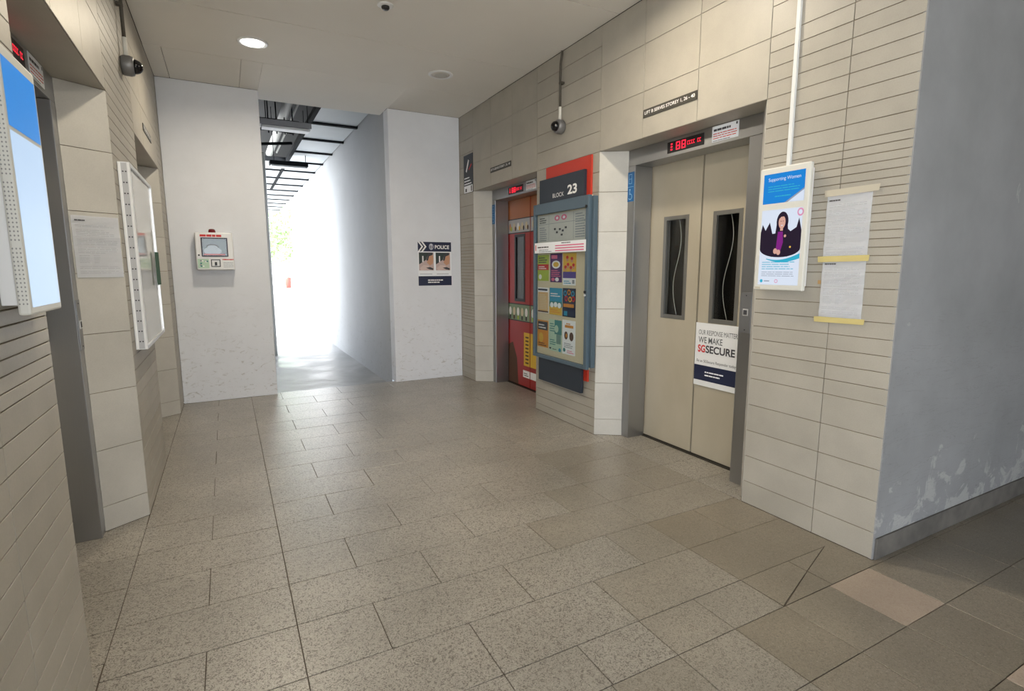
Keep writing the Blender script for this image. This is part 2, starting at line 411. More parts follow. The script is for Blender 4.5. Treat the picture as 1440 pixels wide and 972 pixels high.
for i in range(18):      # strip between the outer joint and the grey wall
    a = 2.76+.3255*i
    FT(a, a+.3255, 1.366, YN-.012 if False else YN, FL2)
# corridor floor, a low step down, wet grey concrete
CONC = mat('wet_corridor_concrete', (.30, .31, .32), .3); t = NT(CONC)
n = t.noise(t.pos(), 1.3, 6, .6, .5); t.col(t.ramp(n, (.35, (.17, .175, .18)), (.6, (.40, .41, .42)))); t.l(t.ramp(n, (.35, .30), (.6, .5)), t.b.inputs['Roughness'])
mb = MB(); mb.box(WORLD, .2, 1.897, YB+.09, 24, -.2, -.09, CONC); mb.box(WORLD, -6, .2, 10.4, 24, -.2, -.09, CONC); struct(mb.build('floor_corridor'))
OUT = mat('pale_outdoor_concrete', (.55, .55, .53), .8)
mb = MB(); mb.box(WORLD, -80, 80, 24, 120, -.3, -.12, OUT); mb.box(WORLD, -80, -6, 1.6, 24, -.3, -.12, OUT); mb.box(WORLD, -80, 80, -80, -6, -.3, -.1, OUT); mb.box(WORLD, 9.5, 80, -6, 24, -.3, -.12, OUT); mb.box(WORLD, -80, -9, -6, 1.6, -.3, -.12, OUT)
struct(mb.build('ground'))

# ------------------------------------------------------------------ ceilings
mb = MB(); mb.box(WORLD, XL-.95, XR+.95, YN, YB+.35, ZC+.02, ZC+.5, CGAP); mb.box(WORLD, XL-.95, XR+.95, YB+.2, YB+.36, ZC+.002, 4.6, CEIL)
ceiling = struct(mb.build('ceiling')); ceiling['label'] = 'flat beige board ceiling over the lift lobby'
ys = [YN, 2.20, 3.57, 4.94, 5.955, YB]
for y0, y1 in zip(ys, ys[1:-1]): tile('ceiling_panel', ceiling, WORLD, XL, XR, y0, y1, ZC, ZC+.02, CEIL, .008)
for a, b in ((XL, -.376), (-.376, .267), (.267, XR)):
    y1 = YB if b < .3 else YB+.35
    if b > 2: 
        tile('ceiling_panel', ceiling, WORLD, .267, .45, 5.955, YB, ZC, ZC+.02, CEIL, .002)
        tile('ceiling_panel', ceiling, WORLD, .45, 1.897, 5.955, YB+.35, ZC, ZC+.02, CEIL, .0005)
        tile('ceiling_panel', ceiling, WORLD, 1.897, XR, 5.955, YB, ZC, ZC+.02, CEIL, .0005)
    else: tile('ceiling_panel', ceiling, WORLD, a, b, 5.955, YB, ZC, ZC+.02, CEIL, .005)
mb = MB(); mb.box(WORLD, -9, 9.5, -4.3, YN-.001, ZC-.25, ZC+.3, SLAB); struct(mb.build('ceiling_void_deck'))  # unseen deck ceiling, rear edge set by how much daylight it lets in
# corridor: slab above coloured near black for shade, grid ceiling along the right side, full width farther on
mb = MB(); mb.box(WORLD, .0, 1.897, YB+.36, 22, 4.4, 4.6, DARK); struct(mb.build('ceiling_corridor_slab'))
GRIDP = mat('white_grid_panel', (.50, .54, .57), .6); TBAR = mat('dark_t_bar', (.012, .014, .017), .9, spec=.1)
cc = thing('suspended_ceiling', 'white suspended ceiling panels in dark bars above the corridor', 'ceiling', (1.5, 9, 3.59)); cc['kind'] = 'structure'; cc.name = 'ceiling_corridor'
ty = [7.45+1.08*i for i in range(14)]
for i, y in enumerate(ty):
    x0 = 1.25 if y < 11 else .35
    mb = MB(); mb.box(WORLD, x0-.02, 1.897, y-.035, y+.035, 3.575, 3.66, TBAR); mb.build('cross_bar', cc)
    mb = MB(); mb.box(WORLD, x0, 1.88, y+.035, y+1.045, 3.60, 3.612, GRIDP); mb.build('ceiling_panel', cc)
mb = MB(); mb.box(WORLD, 1.19, 1.25, 7.22, 16, 3.58, 3.64, TBAR); mb.build('main_bar', cc)

# ------------------------------------------------------------------ lifts
LEDM = glow('red_led', (1, .02, .05), 1.3)
def lift(label, f, wrap=False, blue=True, name='lift_entrance'):
    base = f.p(0, 0, -RD); L = thing(name, label, 'lift', base, 'lifts of the lobby')
    H, I = .652, .549; w0, w1 = -RD-.185, -RD
    for s in (-1, 1):
        a, b = sorted((s*I, s*H)); mb = MB(); mb.box(f, a, b, 0, 2.337, w0, w1, STEEL, .003); j = mb.build('jamb', L)
        if s > 0:
            mb = MB(); mb.box(f, .562, .642, 1.065, 1.335, w1, w1+.004, mat('plate_steel', (.35, .36, .38), .4, .9), .001); cp_ = mb.build('call_panel', L)
            mb = MB()
            for vv in (1.085, 1.315): MB().lathe(f.p(.602, vv, w1+.004), f.n, [(.004, 0), (.004, .002)], INK2, 10).build('screw', cp_)
            mb.box(f, .582, .622, 1.18, 1.225, w1+.004, w1+.008, ALU, .001); mb.rect(f, .588, .616, 1.187, 1.218, INK2, w1+.0085)
            mb.build('call_button', cp_)
    mb = MB(); mb.box(f, -H, H, 2.3375, ZH-.001, w0, w1, STEEL, .002); tr_ = mb.build('transom', L)
    mb = MB(); mb.box(f, -.185, .17, 2.362, 2.443, w1, w1+.005, BLACK, .001); dp = mb.build('display', tr_)
    mb = MB(); q = w1+.0058
    r = random.Random(3)
    def dot(u, v, a, b): mb.rect(f, u, u+a, v, v+b, LEDM, q)
    for v in (2.378, 2.398, 2.418): dot(-.15, v, .02, .011)
    for u in (-.095, -.04):
        dot(u, 2.374, .042, .008); dot(u, 2.424, .042, .008); dot(u, 2.398, .042, .008); dot(u, 2.374, .010, .058); dot(u+.032, 2.374, .010, .058)
    for k in range(7):
        u = .018+.019*k
        if k == 4: continue
        dot(u, 2.390, .013, .005); dot(u, 2.412, .013, .005); dot(u, 2.390, .004, .027)
    mb.build('display_segments', dp, False)
    mb = MB(); mb.box(f, -I, I, 0.0, .006, w0-.05, w0+.02, mat('gap_shade', (.05, .045, .04), .5, .6)); mb.build('gap_strip', L)  # dark strip standing in for the shaded gap under the door leaves
    # lift shaft box behind the leaves, its darkness put in as black colour
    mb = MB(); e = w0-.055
    for a in ((-.66, .66, 0, 2.46, e-.45, e-.44), (-.66, -.65, 0, 2.46, e-.44, e), (.65, .66, 0, 2.46, e-.44, e), (-.65, .65, 2.45, 2.46, e-.44, e), (-.65, .65, -.01, 0, e-.44, e)): mb.box(f, *a, mat('shaft_shade', (.004, .004, .005), .9))
    mb.build('shaft_box', L)
    dm = REDDOOR if wrap else DOOR; d0, d1 = w0-.045, w0-.010
    for s in (-1, 1):
        u0, u1 = (-.575, -.008) if s < 0 else (.008, .575)
        a, b = (-.398, -.125) if s < 0 else (.115, .378); z0, z1 = 1.08, 1.915
        mb = MB()
        for q in ((u0, a, .012, 2.345), (b, u1, .012, 2.345), (a, b, .012, z0), (a, b, z1, 2.345)): mb.box(f, *q, d0, d1, dm)
        bmesh.ops.remove_doubles(mb.bm, verts=mb.bm.verts[:], dist=1e-5)
        p = mb.build('door_panel', L)
        mb = MB(); t_ = .032
        for q in ((a, a+t_, z0, z1), (b-t_, b, z0, z1), (a+t_, b-t_, z0, z0+t_), (a+t_, b-t_, z1-t_, z1)): mb.box(f, *q, d1-.02, d1+.004, BLACK if wrap else FRAMEG, .002)
        mb.build('window_frame', p)
        mb = MB(); mb.box(f, a+t_, b-t_, z0+t_, z1-t_, d1-.014, d1-.010, GLASS); mb.build('window_glass', p)
        mb = MB(); pts = []
        for i in range(25):
            q = i/24; zz = z1-t_ - q*(z1-z0-2*t_)
            pts.append(f.p((a+b)/2 + .038*math.sin(q*2*math.pi*.98+.35)*(1) + .02*(q-.5)*.6, zz, d1-.028))
        mb.tube(pts, .0024, mat('pale_cable', (.62, .60, .55), .5), 6); (None if wrap else mb.build('cable', p))
        if wrap:
            q = d1+.0006; mb = MB()
            mb.rect(f, u0, u1, 2.10, 2.345, ORANGE, q)
            for zz in (2.095, 1.925): mb.rect(f, u0, u1, zz, zz+.012, INK2, q+.0004)
            mb.rect(f, u0, u1, 1.937, 2.095, mat('comic_grey', (.45, .46, .5), .5), q)
            r = random.Random(5+s)
            for k in range(5):
                uu = u0+.06+k*.105; mb.ell(f, uu, 2.01, .028, .045, r.choice((CREAM, SKIN, BROWN, WHITEI)), q+.0006, 12); mb.ell(f, uu+.035, 1.985, .02, .03, r.choice((INK2, YEL, GRN, BROWN)), q+.0008, 10)
            for zz in (1.04, .83): mb.rect(f, u0, u1, zz, zz+.012, INK2, q+.0004)
            mb.rect(f, u0, u1, .842, 1.04, mat('comic_green', (.22, .30, .20), .5), q)
            for k in range(5):
                uu = u0+.06+k*.105; mb.ell(f, uu, .95, .034, .055, r.choice((MINT, CREAM, WHITEI, SKIN)), q+.0006, 12); mb.rect(f, uu-.02, uu+.02, .85, .90, r.choice((INK2, GRN, BROWN)), q+.0008)
            if s < 0:
                mb.poly(f, ((u0, .012), (u0+.28, .012), (u0+.24, .35), (u0+.13, .55), (u0, .5)), BROWN, q)
                mb.rect(f, u0+.42, u1, .28, .70, YEL, q); mb.rect(f, u0+.40, u1, .13, .22, WHITEI, q)
                for k in range(8): mb.rect(f, u0+.46, u0+.54, .31+k*.046, .33+k*.046, BROWN, q+.0004)
                lines(mb, f, u0+.42, u1-.02, .20, .15, 2, INK2, q+.0004)
            else:
                mb.rect(f, u0, u0+.2, .28, .70, YEL, q); mb.rect(f, u0, u0+.2, .13, .22, WHITEI, q)
            mb.build('door_print', p, False)
    return L
def blue_sign(f, label):
    w1 = -RD+.0005
    o = tag(MB().box(f, -.645, -.560, 2.05, 2.29, w1, w1+.003, mat('blue_sign', (.01, .12, .34), .4), .0005).build('access_sign'), label, 'sign')
    mb = MB(); W = w1+.0036; LB = mat('pale_blue_ink', (.25, .50, .75), .5)
    mb.rect(f, -.644, -.561, 2.168, 2.171, LB, W)
    for a in ((-.622, -.583, 2.195, 2.199), (-.622, -.583, 2.268, 2.272), (-.622, -.618, 2.195, 2.272), (-.587, -.583, 2.195, 2.272), (-.622, -.583, 2.232, 2.235)): mb.rect(f, *a, LB, W)
    mb.ell(f, -.606, 2.146, .008, .008, LB, W, 12); mb.rect(f, -.610, -.603, 2.105, 2.136, LB, W)
    for k in range(18):
        a = -2.5+k*.26; mb.rect(f, -.602+.022*math.cos(a)-.003, -.602+.022*math.cos(a)+.003, 2.090+.022*math.sin(a)-.003, 2.090+.022*math.sin(a)+.003, LB, W)
    mb.build('pictogram', o, False)
fr1 = FRr.at(-LC, 0); fr2 = FRr.at(-LC-OFF, 0); fl1 = FLl.at(LC, 0); fl2 = FLl.at(LC+OFF, 0)
lift('steel framed lift with plain cream doors and narrow dark windows on the right', fr1)
lift('steel framed lift whose doors carry a bright red comic wrap', fr2, True)
lift('lift with steel jamb in the left wall nearest the viewer', fl1)
lift('lift deep in the left wall past the framed board', fl2)
blue_sign(fr1, 'blue wheelchair and lift sign on steel jamb beside cream lift doors')
blue_sign(fr2, 'blue wheelchair and lift sign on jamb beside red lift doors')

# lift name plates and white notices on the transoms
def plate(f, u0, u1, z0, z1, body, label, w=0):
    o = tag(MB().box(f, u0, u1, z0, z1, w+.0005, w+.006, mat('dark_brown_plate', (.045, .042, .035), .4), .001).build('lift_sign'), label, 'sign')
    text('lettering', body, f, u0+.018, u1-.018, z0+.016, z1-.015, WHITEI, o, w+.0068, .012)
plate(FRr, -3.254, -2.731, 2.609, 2.667, 'LIFT B SERVES STOREY 1, 26 - 40', 'dark lift name plate above the cream lift doors')
plate(FRr, -5.897, -5.377, 2.609, 2.667, 'LIFT A SERVES STOREY 1, 26 - 40', 'dark lift name plate above the red lift doors')
plate(FLl, 5.40, 5.92, 2.609, 2.667, 'LIFT D SERVES STOREY 1, 26 - 40', 'dark lift name plate high on the left wall')
def transom_notice(f, label):
    w = -RD+.0005
    o = tag(MB().box(f, .242, .462, 2.358, 2.462, w, w+.002, PAPER).build('notice'), label, 'notice')
    mb = MB(); q = w+.0025
    lines(mb, f, .255, .43, 2.452, 2.428, 1, INK2, q, .6, 3); lines(mb, f, .252, .452, 2.423, 2.378, 3, REDINK, q, .35, 4); lines(mb, f, .252, .40, 2.376, 2.362, 1, INK, q, .4, 5)
    mb.rect(f, .440, .452, 2.440, 2.456, INK2, q); mb.build('print', o, False)
transom_notice(fr1, 'white printed notice on the steel header above cream lift doors')
transom_notice(fr2, 'white printed notice on the steel header above red lift doors')
transom_notice(fl1, 'white printed notice on the header of the nearest left lift')

# SGSECURE sticker on the right leaf
w = -RD-.185-.010+.0005
o = tag(MB().box(fr1, -.002+.008, .415, .582, 1.076, w+.006, w+.009, WHITEP, .001).build('door_poster'), 'white response poster with red and black lettering on cream lift door', 'poster')
q = w+.0098
mb = MB(); mb.rect(fr1, .008, .413, .625, .745, NAVY, q); lines(mb, fr1, .115, .30, .715, .665, 2, PAPER, q+.0005, .4, 2); mb.build('print', o, False)
text('lettering', 'OUR RESPONSE MATTERS', fr1, .038, .413, .985, 1.022, mat('slate_ink', (.10, .11, .12), .6), o, q, 0)
text('lettering', 'WE MAKE', fr1, .038, .268, .920, .968, mat('slate_ink'), o, q, .012)
text('lettering', 'SG', fr1, .036, .108, .846, .905, REDINK, o, q, .035)
text('lettering', 'SECURE', fr1, .113, .385, .846, .905, INK2, o, q, .03)
text('lettering', 'Be an SGSecure Responder today', fr1, .03, .40, .762, .790, INK2, o, q, .0)

# ------------------------------------------------------------------ block sign and notice board on the right pier
bs = thing('block_sign', 'tall red and charcoal block number sign behind the notice board', 'sign', FRr.p(-4.3, .35, 0))
MB().box(FRr, -4.616, -3.876, .473, 2.462, .0005, .018, REDP, .002).build('red_panel', bs)
pn = MB().box(FRr, -4.686, -3.937, .355, 2.348, .0185, .05, DKPANEL, .002).build('charcoal_panel', bs)
text('lettering', 'BLOCK', FRr, -4.44, -4.25, 2.158, 2.196, WHITEI, bs, .0508, .0)
text('lettering', '23', FRr, -4.19, -4.04, 2.16, 2.245, WHITEI, bs, .0508, .03)
nb = thing('notice_board', 'slate framed glazed notice board full of posters below the block number', 'notice board', FRr.p(-4.25, .6, .05))
mb = MB(); u0, u1, z0, z1 = -4.735, -3.80, .60, 2.115; B0, B1 = .0505, .092; t_ = .035
mb.box(FRr, u0, u1, z0, z1, B0, B0+.008, CREAM); mb.build('back_panel', nb)
for q in ((u0, u0+t_, z0, z1), (u1-t_-.01, u1, z0, z1), (u0+t_, u1-t_-.01, z0, z0+t_), (u0+t_, u1-t_-.01, z1-.10, z1)):
    MB().box(FRr, *q, B0+.008, B1, BLUEG, .003).build('frame_rail', nb)
MB().box(FRr, u1+.0005, u1+.035, z0+.02, z1-.01, B0-.03, B1-.03, BLUEG, .003).build('hinge_rail', nb)
for zz in (1.29, 2.02): MB().lathe(FRr.p(u1-.03, zz, B1), FRr.n, [(.012, 0), (.012, .012), (.005, .016)], BLACK, 12).build('lock', nb)
MB().lathe(FRr.p(u1-.03, 1.262, B1), FRr.n, [(.010, 0), (.010, .010)], ALU, 12).build('lock', nb)
PW = B0+.0085
def poster(y0, y1, z0, z1, label, bg, draw, name='poster', w=PW):
    f = FRr.at(-y0, z0, w)                     # y0 far edge = viewer's left; local 0..1 coordinates
    W, Hh = y0-y1, z1-z0
    o = tag(MB().box(f, 0, W, 0, Hh, 0, .0015, bg).build(name), label, 'poster', 'posters inside the notice board')
    mb = MB(); k = [0]
    def R(a, b, c, d, M): k[0] += 1; mb.rect(f, a*W, b*W, c*Hh, d*Hh, M, .002+.00025*k[0])
    def E(a, b, r1, r2, M): k[0] += 1; mb.ell(f, a*W, b*Hh, r1*W, r2*Hh, M, .002+.00025*k[0], 14)
    def Ln(a, b, d, c, n, M): k[0] += 1; lines(mb, f, a*W, b*W, d*Hh, c*Hh, n, M, .002+.00025*k[0])
    draw(R, E, Ln); mb.build('print', o, False)
    return o
def d_map(R, E, Ln):
    for a in (.24, .74): R(a, a+.006, .05, .98, INK)
    R(.02, .98, .66, .675, INK); Ln(.04, .2, .95, .72, 3, INK2); Ln(.04, .2, .6, .06, 7, INK); Ln(.78, .96, .95, .1, 10, INK)
    for u in (.42, .56): E(u, .84, .055, .1, PINK); E(u, .84, .025, .05, PAPER)
    for u, v in ((.4, .3), (.46, .4), (.52, .34), (.58, .44), (.5, .2), (.36, .42)): R(u, u+.04, v, v+.07, INK2)
poster(4.69, 3.855, 1.745, 2.005, 'white estate map sheet at the top of the slate notice board', mat('map_paper', (.62, .62, .60), .7), d_map)
def d_strip(R, E, Ln):
    R(.02, .035, .25, .8, REDINK); Ln(.07, .40, .75, .5, 1, INK2); Ln(.1, .38, .42, .1, 2, INK); Ln(.56, .80, .98, .82, 1, INK2)
    for v in (.12, .35, .58): R(.44, .97, v, v+.10, PINK); 
poster(4.70, 3.83, 1.642, 1.742, 'white emergency contact strip across the slate notice board', PAPER, d_strip, 'contact_strip', B1+.001)
def d1(R, E, Ln): R(0, 1, .42, .64, REDINK); Ln(.1, .9, .95, .7, 3, INK2); Ln(.1, .85, .6, .46, 2, WHITEI); E(.25, .15, .14, .1, WHITEI); Ln(.45, .9, .3, .1, 2, GRN)
poster(4.695, 4.485, 1.372, 1.625, 'lime green poster with a red band', GRN, d1)
def d2(R, E, Ln): R(.1, .6, .82, .95, PINK); E(.5, .62, .36, .14, PAPER); E(.5, .62, .24, .09, YEL); Ln(.1, .9, .46, .2, 4, PINK); E(.25, .1, .14, .06, PINK); E(.6, .1, .16, .07, PAPER)
poster(4.457, 4.250, 1.362, 1.634, 'purple poster with a pink title and round badge', PUR, d2)
def d3(R, E, Ln):
    R(0, 1, 0, .22, PAPER); R(0, 1, .22, .42, mat('blue_violet', (.10, .07, .30), .6))
    for u, v in ((.2, .52), (.4, .6), (.62, .5), (.82, .58), (.35, .82), (.7, .78)): E(u, v, .1, .08, SKIN); E(u, v+.05, .1, .05, REDINK)
    Ln(.1, .7, .17, .05, 2, CYAN); R(.75, .92, .05, .17, INK)
poster(4.232, 4.019, 1.34, 1.634, 'yellow poster of a smiling crowd', YEL, d3)
def d4(R, E, Ln): R(.04, .96, .05, .82, mat('peach', (.70, .46, .22), .6)); R(.02, .98, .02, .08, BROWN); R(.03, .9, .88, .95, NAVY); Ln(.12, .88, .76, .15, 9, CREAM)
poster(4.690, 4.483, 1.054, 1.305, 'cream and orange text poster in the middle row', PAPER, d4)
def d5(R, E, Ln):
    R(0, 1, 0, .3, YEL); R(0, 1, .3, .5, TEAL); E(.2, .36, .14, .1, PAPER); E(.5, .38, .14, .1, PAPER); E(.8, .36, .14, .1, PAPER); Ln(.1, .9, .85, .68, 2, WHITEI); Ln(.1, .9, .24, .08, 2, ORG)
poster(4.465, 4.243, 1.049, 1.308, 'blue and yellow poster in the middle of the notice board', CYAN, d5)
def d6(R, E, Ln):
    for u, v, M in ((.2, .82, CYAN), (.5, .86, ORG), (.8, .82, CYAN), (.3, .64, REDINK), (.6, .62, YEL), (.85, .64, REDINK)): E(u, v, .13, .1, M); E(u, v, .07, .055, NAVY)
    R(.1, .9, .34, .46, ORG); R(.14, .4, .04, .2, CYAN)
poster(4.233, 4.020, 1.045, 1.312, 'navy poster with coloured rings and an orange bar', NAVY, d6)
def d7(R, E, Ln): R(.05, .95, .64, .95, INK2); Ln(.12, .85, .9, .7, 2, WHITEI); E(.35, .35, .22, .18, YEL); Ln(.1, .9, .2, .05, 2, BROWN)
poster(4.692, 4.487, .706, .978, 'orange poster with a black speech bubble', ORG, d7)
def d8(R, E, Ln): R(.45, 1, .55, 1, TEAL); R(.6, .95, .25, .55, mat('sage', (.18, .30, .27), .6)); E(.6, .72, .16, .12, MINT); Ln(.08, .5, .92, .62, 4, TEAL); Ln(.1, .6, .4, .2, 3, TEAL); R(.05, .2, .05, .1, INK2); Ln(.3, .75, .1, .05, 1, INK2); E(.88, .07, .1, .06, CYAN)
poster(4.470, 4.243, .692, 1.0, 'pale green and teal poster in the bottom row', MINT, d8)
def d9(R, E, Ln): R(.2, .85, .78, .86, ORG); Ln(.3, .75, .95, .88, 1, ORG); E(.3, .55, .14, .12, BROWN); E(.72, .54, .16, .13, BROWN); E(.33, .55, .06, .06, ORG); Ln(.15, .9, .36, .2, 3, INK); E(.18, .12, .1, .06, TEAL); Ln(.4, .95, .15, .05, 2, PINK)
poster(4.231, 4.016, .690, 1.014, 'white poster with orange heading and two brown faces', PAPER, d9)
gm = MB(); gm.box(FRr, u0+t_, u1-t_-.01, z0+t_, z1-.10, B1-.012, B1-.008, GLASS); gm.build('glass_pane', nb)

# ------------------------------------------------------------------ smoke sign, CCTV, conduits
o = tag(MB().box(FRr, -6.700, -6.405, 2.46, 2.94, .0005, .005, DKPANEL, .001).build('no_smoking_sign'), 'dark no smoking sign on the wall beside the white pier', 'sign')
mb = MB(); q = .0058; mb.rect(FRr, -6.69, -6.415, 2.465, 2.555, PAPER, q)
mb.poly(FRr, ((-6.63, 2.74), (-6.60, 2.72), (-6.52, 2.86), (-6.55, 2.88)), WHITEI, q); mb.poly(FRr, ((-6.53, 2.74), (-6.44, 2.80), (-6.45, 2.815), (-6.54, 2.755)), REDINK, q)
lines(mb, FRr, -6.68, -6.43, 2.68, 2.57, 3, PAPER, q, .4, 8); mb.rect(FRr, -6.65, -6.60, 2.48, 2.52, INK2, q+.0005); mb.rect(FRr, -6.47, -6.44, 2.475, 2.545, INK2, q+.0005); mb.build('print', o, False)
CABLE = mat('dark_conduit', (.075, .065, .05), .6)
CAMB = mat('camera_body', (.20, .20, .205), .4, .4)
def cctv(f, u, v, label, wp=.07):
    t = thing('security_camera', label, 'camera', f.p(u, v, 0))
    MB().lathe(f.p(u, v, .0005), f.n, [(.055, 0), (.062, .01), (.064, .05), (.058, .068), (.05, .072)], CAMB).build('body', t)
    MB().lathe(f.p(u, v, .072), f.n, [(.046, 0), (.045, .012), (.038, .03), (.026, .042), (.012, .048), (.001, .0495)], GLOSSB).build('dome', t)
    MB().tube([f.p(u, v+.055, .03), f.p(u, v+.175, .03)], .014, mat('pale_conduit', (.70, .69, .64), .5), 12).build('conduit_sleeve', t)
    mb = MB(); mb.tube([f.p(u, v+.17, .03), f.p(u-.002, v+.42, .03), f.p(u, v+.55, .028), f.p(u+.012, v+.62, .024), f.p(u+.012, ZC-.012, .022)], .011, CABLE, 8)
    mb.build('flexible_conduit', t)
    MB().box(f, u-.012, u+.028, v+.37, v+.39, .0005, .04, CABLE, .002).build('clip', t)
    mb = MB(); mb.lathe(f.p(u-.02, v-.01, .0665), f.n, [(.006, 0), (.006, .006)], NAVY, 10); mb.build('screw_cap', t)
cctv(FRr, -4.36, 2.79, 'grey dome security camera on conduit above the block sign')
cctv(FLl, 4.52, 2.83, 'grey dome security camera on conduit high on the left wall')
tag(MB().box(FRr, -2.034, -2.012, 2.062, ZC-.022, .0005, .018, mat('white_trunking', (.68, .70, .70), .5), .002).build('cable_trunking'), 'thin white cable trunking running up from the right display screen', 'trunking')

# ------------------------------------------------------------------ display screens
SCW = (.85, .93, 1)
def screen_unit(f, ua, ub, z0, z1, label, kind):
    w0, w1 = .037, .064
    t = thing('display_screen', label, 'screen', f.p((ua+ub)/2, z0, 0), 'digital display panels')
    W, Hh = ub-ua, z1-z0
    hs = MB(); hs.box(f, ua+.02, ub-.02, z0+.025, z1-.025, .0005, w0, WHITEP, .003); hs.build('mounting_box', t)
    hs = MB().box(f, ua, ub, z0, z1, w0, w1, mat('screen_housing', (.62, .62, .58), .45), .006).build('housing', t)
    q = w1+.0006
    if kind == 'advert':
        a, b = ua+.028, ub-.028
        up_ = MB(); g1 = f.at(a, z0); ww = b-a
        BLU = glow('screen_blue', (.01, .27, .80), .62); WHT = glow('screen_white', (.78, .86, 1), .66); DRK = glow('screen_dark', (.012, .006, .018), 1); PRP = glow('screen_purple', (.16, .01, .16), 1)
        SKN = glow('screen_skin', (.80, .45, .36), .62); CY = glow('screen_cyan', (.04, .50, .72), .62); GRY = glow('screen_grey', (.36, .40, .48), .62); PK = glow('screen_pink', (.85, .35, .55), .62)
        v0, v1 = .49, .655
        up_.rect(g1, 0, ww, v0, v1, BLU, q); up_.poly(g1, ((ww*.62, v0), (ww, v0), (ww, v0+.06)), WHT, q+.0004); up_.poly(g1, ((ww*.55, v0), (ww*.66, v0), (ww, v0+.062), (ww, v0+.068)), GRY, q+.0003)
        lines(up_, g1, ww*.12, ww*.9, v1-.06, v1-.10, 3, CY, q+.0005, .35, 3); lines(up_, g1, ww*.3, ww*.7, v1-.115, v1-.13, 1, CY, q+.0005, .4, 4)
        p1 = up_.build('upper_screen', t, False)
        text('lettering', 'Supporting Women', g1, ww*.12, ww*.90, v1-.047, v1-.022, WHT, t, q+.0006, .0)
        lo_ = MB(); a0, a1 = .03, .455
        lo_.rect(g1, 0, ww, a0, a1, WHT, q)
        # portrait in a rounded picture area: trees, woman in dark jacket
        cx, top = ww*.5, a1
        lo_.poly(g1, [(0, .235)] + [(ww*.5-ww*.5*math.cos(math.pi*i/14), .235-.048*math.sin(math.pi*i/14)) for i in range(1, 14)] + [(ww, .235), (ww, .33), (ww*.93, .40), (ww*.88, .35), (ww*.75, .33), (ww*.3, .32), (ww*.22, .385), (ww*.12, .34), (ww*.04, .375), (0, .33)], DRK, q+.0003)
        lo_.poly(g1, [(ww*(.30+.40*i/10), .19+.02*math.sin(i*.3)*0) for i in range(11)] + [(ww*.88, .245), (ww*.83, .31), (ww*.66, .348), (ww*.5, .352), (ww*.40, .31), (ww*.34, .26)], DRK, q+.0005)
        lo_.ell(g1, ww*.535, .385, ww*.145, .055, DRK, q+.0006); lo_.poly(g1, ((ww*.40, .38), (ww*.66, .38), (ww*.70, .315), (ww*.37, .31)), DRK, q+.0006)
        lo_.poly(g1, ((ww*.44, .33), (ww*.56, .33), (ww*.58, .27), (ww*.52, .215), (ww*.41, .225)), PRP, q+.0008)
        lo_.ell(g1, ww*.525, .382, ww*.085, .036, SKN, q+.0009); lo_.rect(g1, ww*.49, ww*.56, .335, .352, SKN, q+.0008)
        lo_.poly(g1, ((ww*.43, .395), (ww*.44, .425), (ww*.60, .428), (ww*.63, .39), (ww*.58, .413), (ww*.5, .412)), DRK, q+.001)
        lo_.rect(g1, ww*.49, ww*.515, .386, .389, DRK, q+.001); lo_.rect(g1, ww*.54, ww*.565, .386, .389, DRK, q+.001); lo_.rect(g1, ww*.505, ww*.55, .362, .366, WHT, q+.001)
        lo_.ell(g1, ww*.40, .222, ww*.05, .016, SKN, q+.001); lo_.ell(g1, ww*.48, .215, ww*.05, .015, SKN, q+.001); lo_.ell(g1, ww*.62, .305, ww*.03, .008, SKN, q+.001, 10); lo_.ell(g1, ww*.76, .243, ww*.025, .006, YEL, q+.001, 8)
        arc = [(ww*(.18+.82*i/12), .215-.045*math.sin(math.pi*(.25+.62*i/12))-.002) for i in range(13)]
        lo_.poly(g1, [(u, v-.012*(i/12)-.004) for i, (u, v) in enumerate(arc)] + [(u, v+.012*(i/12)) for i, (u, v) in reversed(list(enumerate(arc)))], CY, q+.0012)
        lo_.ell(g1, ww*.95, .43, ww*.075, .022, PK, q+.0005); lo_.ell(g1, ww*.95, .43, ww*.045, .013, WHT, q+.0007)
        lines(lo_, g1, ww*.08, ww*.92, .17, .12, 4, CY, q+.0005, .3, 5); lines(lo_, g1, ww*.08, ww*.9, .112, .08, 3, GRY, q+.0005, .3, 6)
        lo_.ell(g1, ww*.09, .052, ww*.04, .010, CY, q+.0005, 10); lo_.rect(g1, ww*.16, ww*.3, .049, .055, GRY, q+.0005); lo_.ell(g1, ww*.47, .052, ww*.045, .011, PK, q+.0005, 10); lo_.ell(g1, ww*.47, .052, ww*.03, .007, WHT, q+.0006, 10)
        lo_.build('lower_screen', t, False)
        MB().box(f, ua+.012, ua+.045, z0+.004, z0+.018, w1, w1+.001, TAPE2).build('sticker', t)
    else:
        a, b = ua+.014, ub-.014
        BL2 = glow('screen_blue', (.01, .27, .80), .62); PALE = glow('screen_pale', (.54, .72, .95), .66)
        mb = MB(); mb.rect(f, a, b, z0+.475, z1-.03, BL2, q); mb.build('upper_screen', t, False)
        mb = MB(); mb.rect(f, a, b, z0+.02, z0+.465, PALE, q); mb.build('lower_screen', t, False)
        gf = Fr(f.p(ua, z0, 0), f.n, (0, 0, 1))        # vent slots on the near edge, facing the viewer
        mb = MB()
        for i in range(58):
            if i % 15 == 14: continue
            for k in range(3):
                zz = .03+i*.0108; mb.ell(gf, w0+.006+k*.0075, zz, .0018, .0026, mat('vent_grey', (.25, .25, .25), .6), .0006, 6)
        mb.build('vent_holes', t, False)
    return t
screen_unit(FRr, -2.160, -1.852, 1.37, 2.06, 'slim lit display screen showing a woman in purple, on tiled pillar', 'advert')
screen_unit(FLl, 1.80, 2.09, 1.38, 2.052, 'slim lit display screen seen edge on at the left wall', 'plain')

